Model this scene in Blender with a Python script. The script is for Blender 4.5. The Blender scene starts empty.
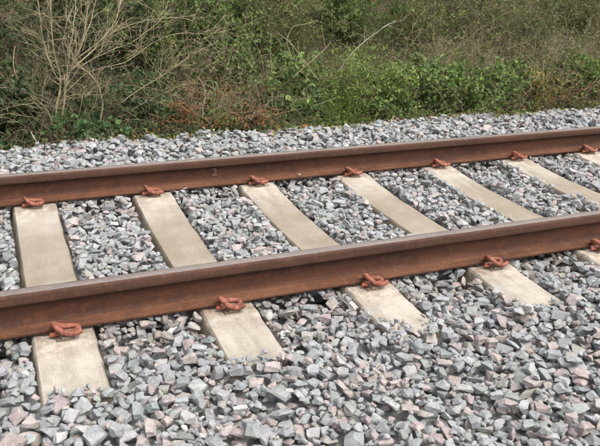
import bpy, bmesh, math, random
import numpy as np
from mathutils import Vector, Matrix, noise as mnoise

random.seed(7)
rng = np.random.default_rng(11)
R = math.radians
S = bpy.context.scene
COL = S.collection

# ------------------------------------------------------------------ camera
cam = bpy.data.cameras.new('camera')
cam.sensor_fit = 'HORIZONTAL'
cam.sensor_width = 36.0
cam.lens = 739.48 / 600 * 36.0
cam.clip_start = 0.05
cam.clip_end = 500.0
cam.dof.use_dof = True
cam.dof.focus_distance = 3.7
cam.dof.aperture_fstop = 8.0
camo = bpy.data.objects.new('camera', cam)
COL.objects.link(camo)
right = Vector((0.92210986, -0.38549489, 0.03327314))
up = Vector((0.11104802, 0.34603976, 0.93162483))
fwd = Vector((0.37065044, 0.85536552, -0.36189511))
CAM = Vector((-0.284, -2.7021, 1.4539))
camo.matrix_world = Matrix(((right.x, up.x, -fwd.x, CAM.x), (right.y, up.y, -fwd.y, CAM.y),
                            (right.z, up.z, -fwd.z, CAM.z), (0, 0, 0, 1)))
S.camera = camo

# ------------------------------------------------------------------ sky, sun, exposure
SUN_EL, SUN_AZ = R(58), R(150)            # azimuth clockwise from +Y (north)
w = bpy.data.worlds.new('World')
S.world = w
w.use_nodes = True
nt = w.node_tree
nt.nodes.clear()
sky = nt.nodes.new('ShaderNodeTexSky')
sky.sky_type = 'NISHITA'
sky.sun_disc = False
sky.sun_elevation = SUN_EL
sky.sun_rotation = SUN_AZ
sky.air_density = 1.0
sky.dust_density = 6.0
sky.ozone_density = 1.0
hs = nt.nodes.new('ShaderNodeHueSaturation')
hs.inputs['Saturation'].default_value = 0.30          # an overcast, nearly white sky
bg = nt.nodes.new('ShaderNodeBackground')
bg.inputs['Strength'].default_value = 0.15
wo = nt.nodes.new('ShaderNodeOutputWorld')
nt.links.new(sky.outputs[0], hs.inputs['Color'])
nt.links.new(hs.outputs[0], bg.inputs['Color'])
nt.links.new(bg.outputs[0], wo.inputs['Surface'])
sun = bpy.data.lights.new('sun', 'SUN')
sun.energy = 0.9
sun.angle = R(40)
sun.color = (1.0, 0.97, 0.92)
suno = bpy.data.objects.new('sun', sun)
COL.objects.link(suno)
sd = Vector((math.sin(SUN_AZ) * math.cos(SUN_EL), math.cos(SUN_AZ) * math.cos(SUN_EL), math.sin(SUN_EL)))
suno.rotation_euler = sd.to_track_quat('Z', 'Y').to_euler()
S.view_settings.view_transform = 'Standard'
S.view_settings.look = 'None'
S.view_settings.gamma = 1.0
S.view_settings.exposure = 0.98
S.view_settings.use_curve_mapping = False


# ------------------------------------------------------------------ helpers
def tag(o, label=None, cat=None, group=None, kind=None):
    if label: o['label'] = label
    if cat: o['category'] = cat
    if group: o['group'] = group
    if kind: o['kind'] = kind
    return o


def link(name, data, parent=None, mat=None):
    o = bpy.data.objects.new(name, data)
    COL.objects.link(o)
    if parent: o.parent = parent
    if mat is not None and data is not None and len(data.materials) == 0:
        data.materials.append(mat)
    return o


def empty(name, loc=(0, 0, 0), rotz=0.0):
    o = bpy.data.objects.new(name, None)
    COL.objects.link(o)
    o.location = loc
    o.rotation_euler.z = rotz
    o.empty_display_size = 0.1
    return o


def mesh(name, verts, faces, smooth=False):
    m = bpy.data.meshes.new(name)
    m.from_pydata([tuple(v) for v in verts], [], faces)
    if smooth:
        m.polygons.foreach_set('use_smooth', [True] * len(m.polygons))
    m.update()
    return m


def mesh_np(name, verts, loops, starts, totals, smooth=False, tint=None):
    """A mesh straight from numpy arrays; tint is one colour per face."""
    m = bpy.data.meshes.new(name)
    m.vertices.add(len(verts))
    m.vertices.foreach_set('co', np.asarray(verts, np.float32).ravel())
    m.loops.add(len(loops))
    m.loops.foreach_set('vertex_index', np.asarray(loops, np.int32))
    m.polygons.add(len(starts))
    m.polygons.foreach_set('loop_start', np.asarray(starts, np.int32))
    m.polygons.foreach_set('use_smooth', np.full(len(starts), bool(smooth)))
    if tint is not None:
        a = m.attributes.new('tint', 'FLOAT_COLOR', 'FACE')
        c = np.ones((len(starts), 4), np.float32)
        c[:, :3] = tint
        a.data.foreach_set('color', c.ravel())
    m.update(calc_edges=True)
    m.validate()
    m.polygons.foreach_set('use_smooth', np.full(len(m.polygons), bool(smooth)))
    return m


# ------------------------------------------------------------------ materials
class Mat:
    def __init__(self, name):
        self.m = bpy.data.materials.new(name)
        self.m.use_nodes = True
        self.nt = self.m.node_tree
        self.b = self.nt.nodes['Principled BSDF']

    def n(self, t, **kw):
        x = self.nt.nodes.new(t)
        for k, v in kw.items():
            setattr(x, k, v)
        return x

    def l(self, a, b):
        self.nt.links.new(a, b)

    def coord(self, out='Object', scale=(1, 1, 1), jitter=False):
        tc = self.n('ShaderNodeTexCoord')
        mp = self.n('ShaderNodeMapping')
        mp.inputs['Scale'].default_value = scale
        self.l(tc.outputs[out], mp.inputs['Vector'])
        if jitter:
            oi = self.n('ShaderNodeObjectInfo')
            mu = self.n('ShaderNodeMath', operation='MULTIPLY')
            mu.inputs[1].default_value = 37.0
            self.l(oi.outputs['Random'], mu.inputs[0])
            self.l(mu.outputs[0], mp.inputs['Location'])
        return mp.outputs[0]

    def noise(self, vec, scale, detail=4.0, rough=0.6):
        t = self.n('ShaderNodeTexNoise')
        t.inputs['Scale'].default_value = scale
        t.inputs['Detail'].default_value = detail
        t.inputs['Roughness'].default_value = rough
        self.l(vec, t.inputs['Vector'])
        return t.outputs['Fac']

    def ramp(self, fac, stops):
        r = self.n('ShaderNodeValToRGB')
        els = r.color_ramp.elements
        while len(els) < len(stops):
            els.new(0.5)
        for e, (p, c) in zip(els, stops):
            e.position = p
            e.color = (*c, 1) if len(c) == 3 else c
        self.l(fac, r.inputs[0])
        return r.outputs[0]

    def mix(self, a, b, fac, mode='MIX'):
        x = self.n('ShaderNodeMix', data_type='RGBA', blend_type=mode)
        for s, v in ((x.inputs[6], a), (x.inputs[7], b)):
            if isinstance(v, tuple):
                s.default_value = (*v, 1)
            else:
                self.l(v, s)
        if isinstance(fac, (int, float)):
            x.inputs[0].default_value = fac
        else:
            self.l(fac, x.inputs[0])
        return x.outputs[2]

    def bump(self, h, strength, dist=0.01):
        b = self.n('ShaderNodeBump')
        b.inputs['Strength'].default_value = strength
        b.inputs['Distance'].default_value = dist
        self.l(h, b.inputs['Height'])
        self.l(b.outputs[0], self.b.inputs['Normal'])

    def out(self, col, rough=0.9, metal=0.0, spec=0.3):
        if isinstance(col, tuple):
            self.b.inputs['Base Color'].default_value = (*col, 1)
        else:
            self.l(col, self.b.inputs['Base Color'])
        if isinstance(rough, (int, float)):
            self.b.inputs['Roughness'].default_value = rough
        else:
            self.l(rough, self.b.inputs['Roughness'])
        self.b.inputs['Metallic'].default_value = metal
        self.b.inputs['Specular IOR Level'].default_value = spec
        return self.m


G3 = lambda v: (v, v, v)


def stone_material(name, from_object):
    M = Mat(name)
    if from_object:
        oi = M.n('ShaderNodeObjectInfo')
        base = oi.outputs['Color']
        v = M.coord('Object', jitter=True)
    else:
        at = M.n('ShaderNodeAttribute')
        at.attribute_name = 'tint'
        base = at.outputs['Color']
        v = M.coord('Object')
    sp = M.noise(v, 260.0, 3.0, 0.7)
    sp = M.ramp(sp, [(0.30, G3(0.55)), (0.47, G3(0.92)), (0.56, G3(1.0)), (0.72, G3(1.35))])
    c = M.mix(base, sp, 1.0, 'MULTIPLY')
    big = M.noise(v, 34.0, 5.0, 0.65)
    bg_ = M.ramp(big, [(0.3, G3(0.78)), (0.7, G3(1.15))])
    c = M.mix(c, bg_, 1.0, 'MULTIPLY')
    warm = M.ramp(M.noise(v, 55.0, 3.0), [(0.56, G3(0)), (0.74, G3(0.5))])
    c = M.mix(c, (0.33, 0.27, 0.21), warm)
    h = M.mix(M.noise(v, 120.0, 6.0, 0.7), M.noise(v, 40.0, 4.0, 0.6), 0.5)
    M.bump(h, 0.5, 0.005)
    return M.out(c, 0.88, 0, 0.25)


M_STONE_O = stone_material('ballast_stone_single', True)
M_STONE_A = stone_material('ballast_stone_many', False)


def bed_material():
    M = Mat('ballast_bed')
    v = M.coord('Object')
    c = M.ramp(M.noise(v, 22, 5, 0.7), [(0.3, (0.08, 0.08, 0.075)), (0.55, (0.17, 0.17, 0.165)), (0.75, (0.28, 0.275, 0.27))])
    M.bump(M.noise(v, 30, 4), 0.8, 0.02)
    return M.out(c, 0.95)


M_BED = bed_material()


def soil_material():
    M = Mat('soil')
    v = M.coord('Object')
    c = M.ramp(M.noise(v, 5, 6, 0.7), [(0.3, (0.06, 0.05, 0.028)), (0.5, (0.10, 0.082, 0.048)), (0.7, (0.10, 0.105, 0.045))])
    f = M.ramp(M.noise(v, 60, 4), [(0.35, G3(0.6)), (0.65, G3(1.2))])
    c = M.mix(c, f, 1.0, 'MULTIPLY')
    M.bump(M.noise(v, 30, 6), 1.0, 0.03)
    return M.out(c, 0.95)


M_SOIL = soil_material()


def concrete_material():
    M = Mat('sleeper_concrete')
    v = M.coord('Object', jitter=True)
    vo = M.coord('Object')
    c = M.ramp(M.noise(v, 7, 6, 0.65), [(0.30, (0.345, 0.303, 0.250)), (0.5, (0.435, 0.388, 0.326)), (0.70, (0.510, 0.462, 0.396))])
    grain = M.ramp(M.noise(v, 150, 6, 0.85), [(0.32, G3(0.60)), (0.47, G3(0.96)), (0.7, G3(1.14))])
    c = M.mix(c, grain, 0.9, 'MULTIPLY')
    # pores and pock marks
    vt = M.n('ShaderNodeTexVoronoi')
    vt.inputs['Scale'].default_value = 95
    M.l(v, vt.inputs['Vector'])
    pore = M.ramp(vt.outputs['Distance'], [(0.10, G3(0.45)), (0.22, G3(1.0))])
    pm = M.ramp(M.noise(v, 11, 3), [(0.42, G3(0)), (0.58, G3(0.9))])
    c = M.mix(c, M.mix(c, pore, 1.0, 'MULTIPLY'), pm)
    # long greyish stains
    st = M.ramp(M.noise(M.coord('Object', (14, 2.2, 14), True), 1.0, 5, 0.7), [(0.48, G3(0)), (0.72, G3(0.6))])
    c = M.mix(c, (0.235, 0.205, 0.165), st)
    # rust washed on to the concrete beside the rails (object origin = near rail seat)
    sx = M.n('ShaderNodeSeparateXYZ')
    M.l(vo, sx.inputs[0])

    def near_rail(y0):
        a = M.n('ShaderNodeMath', operation='SUBTRACT'); M.l(sx.outputs[1], a.inputs[0]); a.inputs[1].default_value = y0
        b = M.n('ShaderNodeMath', operation='ABSOLUTE'); M.l(a.outputs[0], b.inputs[0])
        d = M.n('ShaderNodeMapRange'); M.l(b.outputs[0], d.inputs[0])
        d.inputs[1].default_value = 0.09; d.inputs[2].default_value = 0.26
        d.inputs[3].default_value = 0.75; d.inputs[4].default_value = 0.0
        return d.outputs[0]
    mx = M.n('ShaderNodeMath', operation='MAXIMUM')
    M.l(near_rail(0.0), mx.inputs[0]); M.l(near_rail(1.505), mx.inputs[1])
    nz = M.ramp(M.noise(v, 26, 5, 0.7), [(0.42, G3(0)), (0.62, G3(1))])
    rf = M.n('ShaderNodeMath', operation='MULTIPLY')
    M.l(mx.outputs[0], rf.inputs[0]); M.l(nz, rf.inputs[1])
    c = M.mix(c, (0.20, 0.125, 0.075), rf.outputs[0])
    # earthy brown mixed in with depth down the sides
    d = M.n('ShaderNodeMapRange'); M.l(sx.outputs[2], d.inputs[0])
    d.inputs[1].default_value = -0.012; d.inputs[2].default_value = -0.035
    d.inputs[3].default_value = 0.0; d.inputs[4].default_value = 0.75
    c = M.mix(c, (0.19, 0.15, 0.10), d.outputs[0])
    M.bump(M.mix(M.noise(v, 180, 4, 0.7), M.noise(v, 30, 6, 0.7), 0.5), 1.0, 0.008)
    return M.out(c, 0.93, 0, 0.2)


M_CONC = concrete_material()


def rust_material(name, dark, mid, light, rough=0.8, metal=0.0, streak=(1.2, 10, 10), spec=0.3, grime=0.5, jitter=False, flake=0.55):
    M = Mat(name)
    v = M.coord('Object', streak, jitter)
    v2 = M.coord('Object', (1, 1, 1), jitter)
    c = M.ramp(M.noise(v, 1.6, 6, 0.65), [(0.3, dark), (0.5, mid), (0.72, light)])
    f = M.ramp(M.noise(v2, 130, 4, 0.7), [(0.32, G3(0.7)), (0.6, G3(1.12))])
    c = M.mix(c, f, 0.75, 'MULTIPLY')
    fl = M.ramp(M.noise(v2, 30, 7, 0.78), [(0.53, G3(0)), (0.60, G3(flake))])
    c = M.mix(c, tuple(min(1.0, q * 1.12) for q in light), fl)
    blot = M.ramp(M.noise(v2, 9, 5, 0.7), [(0.5, G3(0)), (0.7, G3(grime))])
    c = M.mix(c, dark, blot)
    M.bump(M.mix(M.noise(v2, 160, 5, 0.7), M.noise(v2, 30, 7, 0.78), 0.5), 0.6, 0.003)
    r = M.ramp(M.noise(v2, 40, 3), [(0.3, G3(rough - 0.08)), (0.7, G3(min(1, rough + 0.1)))])
    return M.out(c, r, metal, spec)


M_WEB = rust_material('rail_web_rust', (0.030, 0.013, 0.008), (0.058, 0.022, 0.011), (0.087, 0.033, 0.016))
M_FOOT = rust_material('rail_foot_rust', (0.044, 0.018, 0.009), (0.083, 0.032, 0.015), (0.129, 0.056, 0.028))
M_HEADSIDE = rust_material('rail_head_rust', (0.040, 0.019, 0.012), (0.063, 0.029, 0.018), (0.094, 0.044, 0.028))
M_CROWN = rust_material('rail_running_surface', (0.179, 0.145, 0.127), (0.245, 0.200, 0.177), (0.310, 0.260, 0.233), rough=0.38, metal=0.35, spec=0.5, grime=0.3)
M_CLIP = rust_material('clip_rust', (0.080, 0.031, 0.021), (0.215, 0.070, 0.044), (0.335, 0.140, 0.100), rough=0.75, streak=(22, 22, 22), spec=0.3, grime=0.7, jitter=True)
M_KNOB = rust_material('clip_end_rust', (0.170, 0.048, 0.022), (0.306, 0.084, 0.040), (0.391, 0.142, 0.077), rough=0.7, streak=(18, 18, 18), spec=0.35, grime=0.4, jitter=True)
M_IRON = rust_material('shoulder_iron', (0.075, 0.050, 0.034), (0.135, 0.094, 0.066), (0.22, 0.17, 0.125), rough=0.85, streak=(14, 14, 14))
M_PAD = rust_material('rubber_pad', (0.02, 0.018, 0.016), (0.05, 0.04, 0.032), (0.09, 0.07, 0.05), rough=0.9)
M_NYLON = rust_material('nylon_insulator', (0.13, 0.085, 0.055), (0.24, 0.16, 0.105), (0.34, 0.25, 0.18), rough=0.7, streak=(20, 20, 20))


def chalk_material():
    M = Mat('chalk')
    v = M.coord('Object')
    c = M.ramp(M.noise(v, 160, 3), [(0.44, (0.075, 0.036, 0.022)), (0.62, (0.25, 0.20, 0.17))])
    return M.out(c, 0.95)


M_CHALK = chalk_material()


def leaf_material(name, rough=0.55, trans=0.35, spec=0.35):
    M = Mat(name)
    at = M.n('ShaderNodeAttribute')
    at.attribute_name = 'tint'
    v = M.coord('Object')
    f = M.ramp(M.noise(v, 45, 3), [(0.3, G3(0.75)), (0.7, G3(1.2))])
    c = M.mix(at.outputs['Color'], f, 1.0, 'MULTIPLY')
    M.out(c, rough, 0, spec)
    tr = M.n('ShaderNodeBsdfTranslucent')
    M.l(c, tr.inputs[0])
    mx = M.n('ShaderNodeMixShader')
    mx.inputs[0].default_value = trans
    M.l(M.b.outputs[0], mx.inputs[1])
    M.l(tr.outputs[0], mx.inputs[2])
    M.l(mx.outputs[0], M.nt.nodes['Material Output'].inputs['Surface'])
    return M.m


M_LEAF = leaf_material('leaf')
M_DRY = leaf_material('dry_leaf', 0.85, 0.15, 0.15)


def bark_material(name, a, b, c3):
    M = Mat(name)
    v = M.coord('Object')
    c = M.ramp(M.noise(v, 22, 5, 0.7), [(0.3, a), (0.5, b), (0.7, c3)])
    M.bump(M.noise(v, 90, 4), 0.4, 0.004)
    return M.out(c, 0.9, 0, 0.2)


M_PALE = bark_material('pale_bark', (0.16, 0.132, 0.074), (0.30, 0.256, 0.156), (0.45, 0.39, 0.26))
M_STRAW = bark_material('straw', (0.16, 0.13, 0.075), (0.26, 0.215, 0.13), (0.37, 0.32, 0.21))
M_BROWN = bark_material('brown_twig', (0.09, 0.068, 0.044), (0.165, 0.128, 0.085), (0.26, 0.205, 0.14))
M_CANE = bark_material('bramble_cane', (0.10, 0.065, 0.04), (0.16, 0.135, 0.065), (0.22, 0.23, 0.11))
M_BIRCH = bark_material('bleached_wood', (0.24, 0.22, 0.17), (0.37, 0.34, 0.275), (0.50, 0.465, 0.395))

# ------------------------------------------------------------------ layout constants
GAUGE = 1.505                 # between rail centres
PITCH = 0.6585                # sleeper spacing
X0 = -0.1162                  # first sleeper
HW = 0.112                    # half width of a sleeper top
SLEEPERS = list(range(-1, 8))
SEAT = 0.012                  # rail pad thickness


# ------------------------------------------------------------------ terrain
def ground_z(x, y):
    z = -0.30
    if y > 1.9:
        t = min(1.0, (y - 1.9) / 0.9)
        z = -0.30 + 0.22 * t * t * (3 - 2 * t)
    if y > 3.3:
        z += 0.62 * (y - 3.3) if y < 8 else 0.62 * 4.7 + 0.05 * (y - 8)
    z += 0.05 * mnoise.noise(Vector((x * 0.9, y * 0.9, 3.1))) + 0.02 * mnoise.noise(Vector((x * 4, y * 4, 9.1)))
    return z


def build_ground():
    xs = sorted(set([-60, -40, -25, -15, -9, -6, -4, -3, -2, -1.5] + [round(-1 + 0.14 * i, 3) for i in range(66)] + [9, 10, 12, 15, 20, 28, 40, 60]))
    ys = sorted(set([-60, -40, -25, -15, -10, -7, -5, -4, -3, -2] + [round(-1.6 + 0.4 * i, 3) for i in range(9)] + [round(1.9 + 0.12 * i, 3) for i in range(40)] + [7, 8, 10, 14, 20, 30, 45, 60]))
    V, F = [], []
    for y in ys:
        for x in xs:
            V.append((x, y, ground_z(x, y)))
    n = len(xs)
    for j in range(len(ys) - 1):
        for i in range(n - 1):
            a = j * n + i
            F.append((a, a + 1, a + n + 1, a + n))
    tag(link('ground', mesh('ground', V, F, True), mat=M_SOIL), kind='structure')


build_ground()


# ------------------------------------------------------------------ sleepers
def sleeper_mesh():
    ys = []
    y = -0.505
    while y < 2.0101:
        ys.append(y)
        d = min(abs(y), abs(y - GAUGE))
        y += 0.012 if 0.09 < d < 0.24 else 0.03
    ys.append(2.01)
    top = np.linspace(-HW + 0.006, HW - 0.006, 13)

    def zt(x, y):
        d = min(abs(y), abs(y - GAUGE))
        wob = 0.018 * mnoise.noise(Vector((x * 26, y * 3, 1.7))) + 0.01 * mnoise.noise(Vector((x * 70, y * 5, 7.7)))
        t = min(1, max(0, (d + wob - 0.150) / 0.007))
        z = -0.0085 * t * t * (3 - 2 * t)
        e = max(0, d - 0.166)
        if 0 < y < GAUGE:
            z -= 0.020 * min(1, e / 0.35)
        else:
            z -= 0.030 * e
        # casting lip across the top on the gauge side of the near seat
        z += 0.005 * math.exp(-((y - 0.235 - 0.02 * math.cos(x * 14)) / 0.010) ** 2) * (1 if abs(x) < 0.085 else 0.3)
        z += 0.0016 * mnoise.noise(Vector((x * 22, y * 22, 0.3)))
        return z
    V, F = [], []
    for y in ys:
        c = 1 if 0 < y - 0.25 and y < GAUGE - 0.25 else 0
        wn = 0.0035 * mnoise.noise(Vector((y * 9, 0.2, 4.4))) + 0.002 * mnoise.noise(Vector((y * 40, 0.2, 4.4)))
        wp = 0.0035 * mnoise.noise(Vector((y * 9, 8.2, 4.4))) + 0.002 * mnoise.noise(Vector((y * 40, 8.2, 4.4)))
        ze = zt(-HW, y)
        zp = zt(HW, y)
        row = [(-0.150, y, -0.20), (-HW - 0.004 + wn, y, ze - 0.016), (-HW + wn, y, ze - 0.007)]
        row += [(float(x), y, zt(x, y)) for x in top]
        row += [(HW + wp, y, zp - 0.007), (HW + 0.004 + wp, y, zp - 0.016), (0.150, y, -0.20)]
        V += row
    n = len(top) + 6
    for j in range(len(ys) - 1):
        for i in range(n - 1):
            a = j * n + i
            F.append((a, a + 1, a + n + 1, a + n))
        F.append((j * n + n - 1, j * n, j * n + n, j * n + 2 * n - 1))
    F.append(tuple(range(n))[::-1])
    F.append(tuple((len(ys) - 1) * n + i for i in range(n)))
    bm = bmesh.new()
    vs = [bm.verts.new(v) for v in V]
    for f in F:
        bm.faces.new([vs[i] for i in f])
    bmesh.ops.recalc_face_normals(bm, faces=bm.faces)
    m = bpy.data.meshes.new('sleeper')
    bm.to_mesh(m)
    bm.free()
    m.polygons.foreach_set('use_smooth', [True] * len(m.polygons))
    m.set_sharp_from_angle(angle=R(24))
    m.materials.append(M_CONC)
    return m


def bevel_box(name, size, loc, bev, taper=1.0, seg=2):
    bm = bmesh.new()
    bmesh.ops.create_cube(bm, size=1.0)
    for v in bm.verts:
        k = taper if v.co.z > 0 else 1.0
        v.co = Vector((v.co.x * size[0] * k, v.co.y * size[1] * k, v.co.z * size[2]))
    bmesh.ops.bevel(bm, geom=list(bm.edges), offset=bev, segments=seg, affect='EDGES', profile=0.6)
    for v in bm.verts:
        v.co += Vector(loc)
    m = bpy.data.meshes.new(name)
    bm.to_mesh(m)
    bm.free()
    m.polygons.foreach_set('use_smooth', [True] * len(m.polygons))
    m.set_sharp_from_angle(angle=R(35))
    return m


def sweep(path, radii, sides=8, closed_ends=True, samples=6):
    """Catmull-Rom tube through path."""
    P = [Vector(p) for p in path]
    pts, rs = [], []
    for i in range(len(P) - 1):
        p0 = P[max(i - 1, 0)]; p1 = P[i]; p2 = P[i + 1]; p3 = P[min(i + 2, len(P) - 1)]
        for k in range(samples):
            t = k / samples
            pts.append(0.5 * ((2 * p1) + (p2 - p0) * t + (2 * p0 - 5 * p1 + 4 * p2 - p3) * t * t + (3 * p1 - p0 - 3 * p2 + p3) * t ** 3))
            rs.append(radii[i] * (1 - t) + radii[i + 1] * t)
    pts.append(P[-1]); rs.append(radii[-1])
    V, F = [], []
    tan = (pts[1] - pts[0]).normalized()
    nrm = tan.orthogonal().normalized()
    for i, p in enumerate(pts):
        t2 = (pts[min(i + 1, len(pts) - 1)] - pts[max(i - 1, 0)]).normalized()
        nrm = (nrm - t2 * nrm.dot(t2)).normalized()
        bn = t2.cross(nrm)
        for k in range(sides):
            a = 2 * math.pi * k / sides
            V.append(p + (nrm * math.cos(a) + bn * math.sin(a)) * rs[i])
    for i in range(len(pts) - 1):
        for k in range(sides):
            a = i * sides + k; b = i * sides + (k + 1) % sides
            F.append((a, b, b + sides, a + sides))
    if closed_ends:
        F.append(tuple(range(sides))[::-1])
        F.append(tuple((len(pts) - 1) * sides + k for k in range(sides)))
    return V, F


# cast shoulder, local frame: x along the rail, y away from the rail, origin on the seat under the clip leg
def shoulder_mesh():
    bm = bmesh.new()
    parts = [((0.088, 0.056, 0.012), (0.004, 0.010, 0.005), 0.0035, 0.95),
             ((0.066, 0.040, 0.036), (0.006, 0.006, 0.020), 0.009, 0.88),
             ((0.058, 0.024, 0.018), (0.010, 0.028, 0.015), 0.006, 0.85)]
    m = bpy.data.meshes.new('shoulder')
    for size, loc, bev, tp in parts:
        b = bevel_box('tmp', size, loc, bev, tp)
        bm.from_mesh(b)
        bpy.data.meshes.remove(b)
    bm.to_mesh(m)
    bm.free()
    m.materials.append(M_IRON)
    return m


def clip_meshes():
    r = 0.0136
    path = [(-0.050, 0.000, 0.024), (-0.02, 0.000, 0.024), (0.030, 0.000, 0.024), (0.055, -0.006, 0.025), (0.068, -0.022, 0.029),
            (0.060, -0.040, 0.033), (0.035, -0.048, 0.035), (0.002, -0.046, 0.037), (-0.026, -0.040, 0.050),
            (-0.043, -0.022, 0.069), (-0.044, 0.002, 0.076), (-0.031, 0.024, 0.066), (-0.008, 0.038, 0.048),
            (0.026, 0.043, 0.036), (0.056, 0.038, 0.035), (0.076, 0.028, 0.039)]
    rr = [r] * len(path)
    rr[7] = 0.0142
    V, F = sweep(path, rr, 10, True, 5)
    m = mesh('clip_bar', V, F, True)
    m.materials.append(M_CLIP)
    V, F = sweep([(-0.068, 0, 0.024), (-0.066, 0, 0.024), (-0.058, 0, 0.024), (-0.050, 0, 0.024)], [0.0085, 0.0115, 0.0118, 0.0104], 12, True, 2)
    k = mesh('leg_end', V, F, True)
    k.set_sharp_from_angle(angle=R(50))
    k.materials.append(M_KNOB)
    ins = bevel_box('insulator', (0.080, 0.026, 0.010), (0.004, -0.030, 0.0180), 0.003)
    ins.materials.append(M_NYLON)
    return m, k, ins


sl_mesh = sleeper_mesh()
sh_mesh = shoulder_mesh()
pad_mesh = bevel_box('rail_pad', (0.150, 0.136, SEAT - 0.0005), (0, 0, (SEAT - 0.0005) / 2), 0.002)
pad_mesh.materials.append(M_PAD)
clip_bar, clip_end, clip_ins = clip_meshes()
CS = 0.79                      # size of the clip assembly
CB = 0.070 + 0.030             # clip leg to rail centre
ORD = ['first', 'second', 'third', 'fourth', 'fifth', 'sixth', 'seventh']
SL_LABEL = {
    0: 'leftmost buff concrete sleeper, its broad near end bedded in the grey stones',
    1: 'buff concrete sleeper, second from the left, its bare near end cracked below the clip',
    2: 'buff concrete sleeper, third from the left, its near end hidden by heaped stones',
    3: 'buff concrete sleeper, fourth from the left, its near end showing a brown side face',
    4: 'buff concrete sleeper, fifth from the left, its near end cut by the right edge',
    5: 'buff concrete sleeper, sixth from the left, seen only between the two rails',
    6: 'buff concrete sleeper farthest to the right, just a corner beside the last far clip',
}
for i in SLEEPERS:
    x = X0 + i * PITCH
    s = link('sleeper', sl_mesh)
    s.location = (x, 0, 0)
    s.rotation_euler.z = random.uniform(-0.008, 0.008)
    lab = SL_LABEL.get(i) or ('buff concrete sleeper just beyond the left end of the view' if i < 0 else 'buff concrete sleeper next past the last one on the right')
    tag(s, lab, 'sleeper', 'concrete sleepers under the rails')
    for ry, sg in ((0.0, -1), (GAUGE, -1)):
        p = link('rail_pad', pad_mesh, s)
        p.location = (0, ry, 0.0005)
        h = link('shoulder', sh_mesh, s)
        h.location = (0.0, ry + sg * CB, -0.001)
        h.scale = (CS, sg * CS, CS)           # local y points away from the rail
    for ry, nm in ((0.0, 'near'), (GAUGE, 'far')):
        if nm == 'near' and i > 4:
            continue
        if i < 0 or i > 6:
            continue
        e = empty('rail_clip', (x, ry - CB, 0.0))
        e.scale = (CS, -CS, CS)
        dx = random.uniform(-0.006, 0.006)
        e.location.x += dx
        e.rotation_euler = (random.uniform(-0.04, 0.04), random.uniform(-0.03, 0.03), random.uniform(-0.07, 0.07))
        for nme, mm in (('bar', clip_bar), ('leg_end', clip_end), ('insulator', clip_ins)):
            link(nme, mm, e)
        extra = ''
        tag(e, f'rust red clip on the {nm} rail at the {ORD[i]} sleeper from the left{extra}', 'rail clip', 'rail clips along the two rails')

# ------------------------------------------------------------------ rails
PROFILE_HEAD = [(0.0090, 0.1035), (0.0140, 0.1095), (0.0330, 0.1135), (0.0346, 0.1160), (0.0352, 0.1250), (0.0352, 0.1450), (0.0338, 0.1510), (0.0300, 0.1552), (0.0240, 0.1570)]
PROFILE_CROWN = [(0.0240, 0.1570), (0.0140, 0.1582), (0.0, 0.1587)]
PROFILE_WEB = [(0.0225, 0.0235), (0.0150, 0.0300), (0.0115, 0.0400), (0.0100, 0.0560), (0.0098, 0.0800), (0.0098, 0.0960), (0.0090, 0.1035)]
PROFILE_FOOT = [(0.0, 0.0), (0.0690, 0.0), (0.0699, 0.0010), (0.0699, 0.0100), (0.0688, 0.0115), (0.0450, 0.0170), (0.0300, 0.0200), (0.0225, 0.0235)]


def rail_part(profiles_mats, name, parent):
    """Sweep both halves of the profile pieces along x."""
    xs = [-4.0 + 0.06 * i for i in range(301)]
    V, F, mats, fm = [], [], [], []
    for prof, mat in profiles_mats:
        mats.append(mat)
        for sg in (-1, 1):
            base = len(V)
            n = len(prof)
            for x in xs:
                for (u, v) in prof:
                    q = 0.0007 * mnoise.noise(Vector((x * 9, v * 60 + sg * 5, 2.0)))
                    V.append((x, sg * (u + (q if u > 0.0005 else 0)), v))
            for j in range(len(xs) - 1):
                for i in range(n - 1):
                    a = base + j * n + i
                    f = (a, a + 1, a + n + 1, a + n)
                    F.append(f if sg > 0 else f[::-1])
                    fm.append(len(mats) - 1)
    m = mesh(name, V, F, True)
    for mt in mats:
        m.materials.append(mt)
    m.polygons.foreach_set('material_index', fm)
    bm = bmesh.new()
    bm.from_mesh(m)
    bmesh.ops.remove_doubles(bm, verts=bm.verts, dist=1e-5)
    bmesh.ops.recalc_face_normals(bm, faces=bm.faces)
    bm.to_mesh(m)
    bm.free()
    m.set_sharp_from_angle(angle=R(48))
    return link(name, m, parent)


def make_rail(y, label, tilt):
    e = empty('rail', (0, y, SEAT))
    e.rotation_euler.x = tilt
    tag(e, label, 'rail', 'rails of the track')
    h = rail_part([(PROFILE_HEAD, M_HEADSIDE)], 'head', e)
    rail_part([(PROFILE_CROWN, M_CROWN)], 'running_surface', h)
    rail_part([(PROFILE_WEB, M_WEB)], 'web', e)
    rail_part([(PROFILE_FOOT, M_FOOT)], 'foot', e)
    return e


near_rail = make_rail(0.0, 'rusty steel rail nearest the viewer, with the grey stones in front of it', R(-1.2))
far_rail = make_rail(GAUGE, 'rusty steel rail farther away, below the green bank, with a chalked figure on its web', R(1.2))

# chalked figure 2 on the web of the far rail
fc = bpy.data.curves.new('chalk_mark', 'FONT')
fc.body = '2'
fc.size = 0.066
fc.align_x = 'CENTER'
fc.extrude = 0.0003
fc.offset = 0.0012
fo = bpy.data.objects.new('tmp', fc)
COL.objects.link(fo)
bpy.context.view_layer.update()
cm = bpy.data.meshes.new_from_object(fo.evaluated_get(bpy.context.evaluated_depsgraph_get()))
bpy.data.objects.remove(fo)
ck = link('chalk_mark', cm, far_rail, M_CHALK)
ck.rotation_euler = (R(90), 0, 0)
ck.location = (0.950, -0.0125, 0.052)


# ------------------------------------------------------------------ ballast: stones dropped one by one on to a height map
CELL = 0.005


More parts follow.
